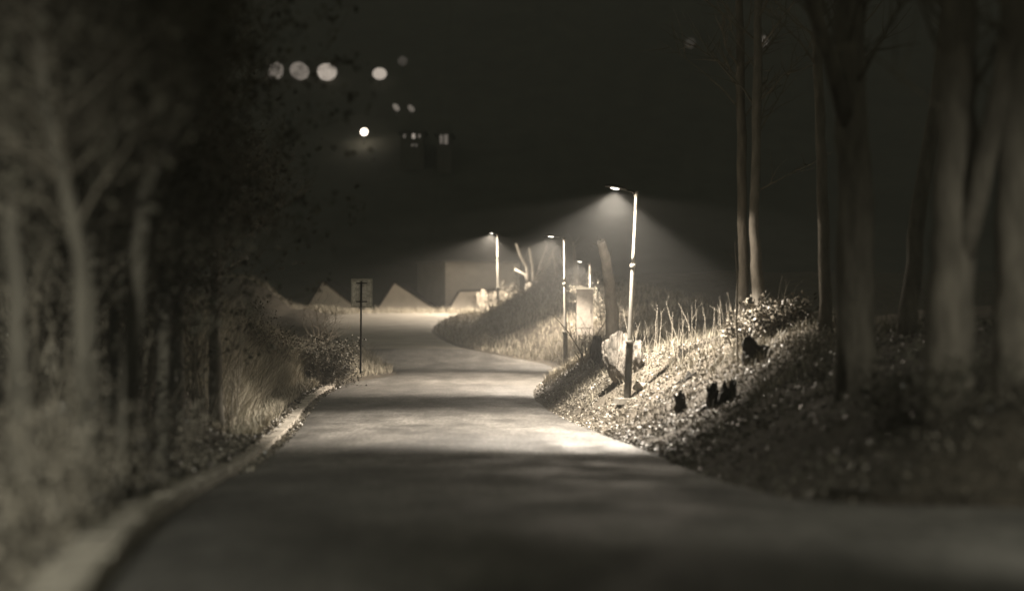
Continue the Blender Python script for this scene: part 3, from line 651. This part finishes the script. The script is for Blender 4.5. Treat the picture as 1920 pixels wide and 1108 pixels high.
# ------------------------------------------------------------------ houses beyond the crest
def gable_house(label, D, pts, depth, zb):
    """asymmetric gable end facing the camera; pts = left eave, ridge, right eave in the photo"""
    le, rd, re = (P(a, b, D) for a, b in pts); c = Vector((rd.x, D, zb))
    root = empty('house', c, label, 'house', 'houses beyond the crest')
    L_, R2, T = le-c, re-c, rd-c; k = depth; bz = 0
    q = MB(); pr = [(L_.x, bz), (R2.x, bz), (R2.x, R2.z), (T.x, T.z), (L_.x, L_.z)]
    vs = [Vector((a, 0, b)) for a, b in pr]+[Vector((a, k, b)) for a, b in pr]
    q.add(vs, [(0, 1, 2, 3, 4), (9, 8, 7, 6, 5), (0, 5, 6, 1), (1, 6, 7, 2), (4, 9, 5, 0), (2, 7, 8, 3), (3, 8, 9, 4)]); q.build('wall', M['gable'], root)
    q = MB()
    for a, b in ((L_, T), (T, R2)):
        d = (b-a).normalized(); nn = Vector((-d.z, 0, d.x)); a2, b2 = a-(d*.25 if a is L_ else Vector()), b+(d*.25 if b is R2 else Vector())
        v = [a2+nn*.01, b2+nn*.01, b2+nn*.14, a2+nn*.14]; vs = [x_+Vector((0, -.12, 0)) for x_ in v]+[x_+Vector((0, k+.12, 0)) for x_ in v]
        q.add(vs, [(0, 1, 2, 3), (7, 6, 5, 4), (0, 4, 5, 1), (1, 5, 6, 2), (2, 6, 7, 3), (3, 7, 4, 0)])
    q.build('roof', M['roof'], root)
    return root
gable_house('pale gabled house behind the bare bush, leftmost of the row', 128, [(568, 590), (606, 528), (690, 592)], 9, -4)
gable_house('pale gabled house with a clear sharp peak, between sign and building', 128, [(703, 588), (740, 531), (826, 586)], 9, -4)
r3 = gable_house('low dim house with dark roof edge before the flat roofed building', 127, [(838, 588), (862, 547), (960, 545)], 4, -4)
# flat roofed building with two visible faces
D0 = 131; cz = -5; tz = P(835, 492, D0).z
c = P(835, 554, D0); c.z = cz
bd = empty('flat_roofed_building', c, 'block shaped flat roofed building with a dark left face', 'building')
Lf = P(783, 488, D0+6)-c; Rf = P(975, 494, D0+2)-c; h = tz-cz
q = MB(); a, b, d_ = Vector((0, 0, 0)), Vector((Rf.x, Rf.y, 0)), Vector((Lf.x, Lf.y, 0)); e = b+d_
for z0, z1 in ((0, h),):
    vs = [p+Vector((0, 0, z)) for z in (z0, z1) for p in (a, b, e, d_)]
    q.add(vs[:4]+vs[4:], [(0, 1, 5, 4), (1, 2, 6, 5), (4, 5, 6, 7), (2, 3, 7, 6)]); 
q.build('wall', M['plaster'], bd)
q = MB(); q.add([a+Vector((0, 0, 0)), d_, d_+Vector((0, 0, h)), a+Vector((0, 0, h))], [(0, 3, 2, 1)]); q.build('side_wall', M['plaster_shaded'], bd)
q = MB(); cc = (a+e)/2
vs = []
for z in (h+.01, h+.16):
    for p in (a, b, e, d_): vs.append(cc+(p-cc)*1.02+Vector((0, 0, z)))
q.add(vs, [(0, 1, 5, 4), (1, 2, 6, 5), (2, 3, 7, 6), (3, 0, 4, 7), (4, 5, 6, 7), (3, 2, 1, 0)]); q.build('roof', M['conc'], bd)

# ------------------------------------------------------------------ hillside lights
def surf(px, py):
    """first hit of the line of sight with the hill, beyond 150 m"""
    D = 150.0
    while D < 600:
        p = P(px, py, D)
        if p.z < hz(p.x, D)+2.0: return D
        D += 1
    return 600.0
HL = 'lamps on the dark hillside'
def hill_lamp(px, py, wpx, hpx, st, label, tilt=0, glow=0):
    D = surf(px, py); p = P(px, py, D); gz = hz(p.x, D)
    root = empty('hillside_lamp', Vector((p.x, D, gz)), label, 'lamp', HL)
    q = MB(); q.tube([Vector((0, 0, -.5)), Vector((0, 0, p.z-gz))], .1, 6); q.build('post', M['black'], root)
    rx, rz_ = wpx/F*D/2, hpx/F*D/2
    vs = []; fs = []; n = 16; ks = 9
    for i in range(ks):
        th = math.pi*(i+.001)/(ks-1+.002)
        for j in range(n):
            a = 2*math.pi*j/n; v = Vector((math.sin(th)*math.cos(a)*rx, math.sin(th)*math.sin(a)*rx, math.cos(th)*rz_))
            v = Matrix.Rotation(tilt, 3, 'Y') @ v; vs.append(v+Vector((0, -.2, p.z-gz)))
    for i in range(ks-1):
        for j in range(n): fs.append((i*n+j, (i+1)*n+j, (i+1)*n+(j+1) % n, i*n+(j+1) % n))
    q = MB(); q.add(vs, fs); q.build('globe', emis('globe_glow', (1, .86, .72), st), root, smooth=True)
    if glow:
        ld = bpy.data.lights.new('globe_light', 'POINT'); ld.energy = glow; ld.color = (1, .88, .72); ld.shadow_soft_size = .3
        lo = bpy.data.objects.new('globe_light', ld); C.objects.link(lo); lo.parent = root; lo.location = (0, -1.5-rx, p.z-gz)
hill_lamp(518, 134, 27, 34, .24, 'dim oval lamp leftmost in the upper row on the hillside', .2)
hill_lamp(562, 134, 38, 32, .25, 'wide oval lamp second from left in the upper row', .5)
hill_lamp(613, 136, 38, 32, .55, 'brighter blurred lamp third from left in the upper row')
hill_lamp(712, 139, 27, 22, .6, 'bright blurred lamp alone at the right of the upper row')
hill_lamp(755, 115, 18, 18, .05, 'very faint round lamp above the right end of the upper row')
hill_lamp(1430, 78, 20, 20, .14, 'faint round lamp high above the slim right hand trunks')
hill_lamp(1294, 82, 20, 20, .035, 'barely visible round lamp high above the nearest street lamp')
hill_lamp(743, 202, 10, 16, .22, 'small slanting lamp, left of the pair above the lit house', -.7)
hill_lamp(771, 204, 10, 16, .16, 'small slanting lamp, right of the pair above the lit house', -.7)
hill_lamp(683, 248, 13, 13, 14, 'brightest star like lamp on the hillside', 0, 220)
hill_lamp(838, 277, 5, 5, .9, 'tiny lamp below the lit window on the hillside')
def hill_house(px, py, wpx, hpx, wins, label):
    D = surf(px, py)-6; p = P(px, py, D); s = D/F; base = hz(p.x, D)
    root = empty('hillside_house', Vector((p.x, D, base)), label, 'house', 'houses on the dark hillside')
    W_, Hh = wpx*s, p.z-base+hpx*s/2
    q = MB(); q.box((0, 4, Hh/2-1), (W_, 7, Hh+2)); q.build('wall', M['far_wall'], root)
    q = MB(); z = Hh; x_ = W_/2+.4
    vs = [(-x_, .2, z), (x_, .2, z), (x_, 7.8, z), (-x_, 7.8, z), (-x_*.6, 4, z+2), (x_*.6, 4, z+2)]
    q.add(vs, [(0, 1, 5, 4), (1, 2, 5), (2, 3, 4, 5), (3, 0, 4), (3, 2, 1, 0)]); q.build('roof', M['hill'], root)
    for (a, b, ww, hh, m) in wins:
        q = MB(); wx, wz = (a-px)*s, (p.z-base)+(py-b)*s
        q.box((wx, .44, wz), (ww*s+.15, .1, hh*s+.15)); f_ = q.build('window', M['black'], root)
        q = MB(); q.box((wx, .37, wz), (ww*s, .03, hh*s)); q.build('pane', m, f_)
WB = emis('bright_pane', (1, .86, .72), .5); WD = emis('dim_pane', (1, .86, .72), .16)
hill_house(772, 262, 44, 30, [(758, 255, 4, 7, WD), (775, 255, 5, 9, WB), (786, 255, 4, 7, WD), (773, 272, 3, 5, WD), (780, 272, 3, 5, WD)], 'dark hillside house with five small lit windows')
hill_house(832, 264, 26, 26, [(827, 261, 5, 16, WD), (836, 261, 7, 18, WD)], 'dark hillside house with a tall pair of lit windows')

# ------------------------------------------------------------------ haze
hm = bpy.data.materials.new('haze_air'); hm.use_nodes = True; nt_ = hm.node_tree; nt_.nodes.clear()
out = nt_.nodes.new('ShaderNodeOutputMaterial'); pv = nt_.nodes.new('ShaderNodeVolumePrincipled')
pv.inputs['Density'].default_value = HAZE; pv.inputs['Color'].default_value = (.9, .9, .88, 1); pv.inputs['Anisotropy'].default_value = .1
nt_.links.new(pv.outputs['Volume'], out.inputs['Volume'])
q = MB(); q.box((0, 280, 75), (1000, 760, 176)); hzb = q.build('haze', hm); tag(hzb, kind='stuff'); hzb['label'] = 'thin night haze filling the air';
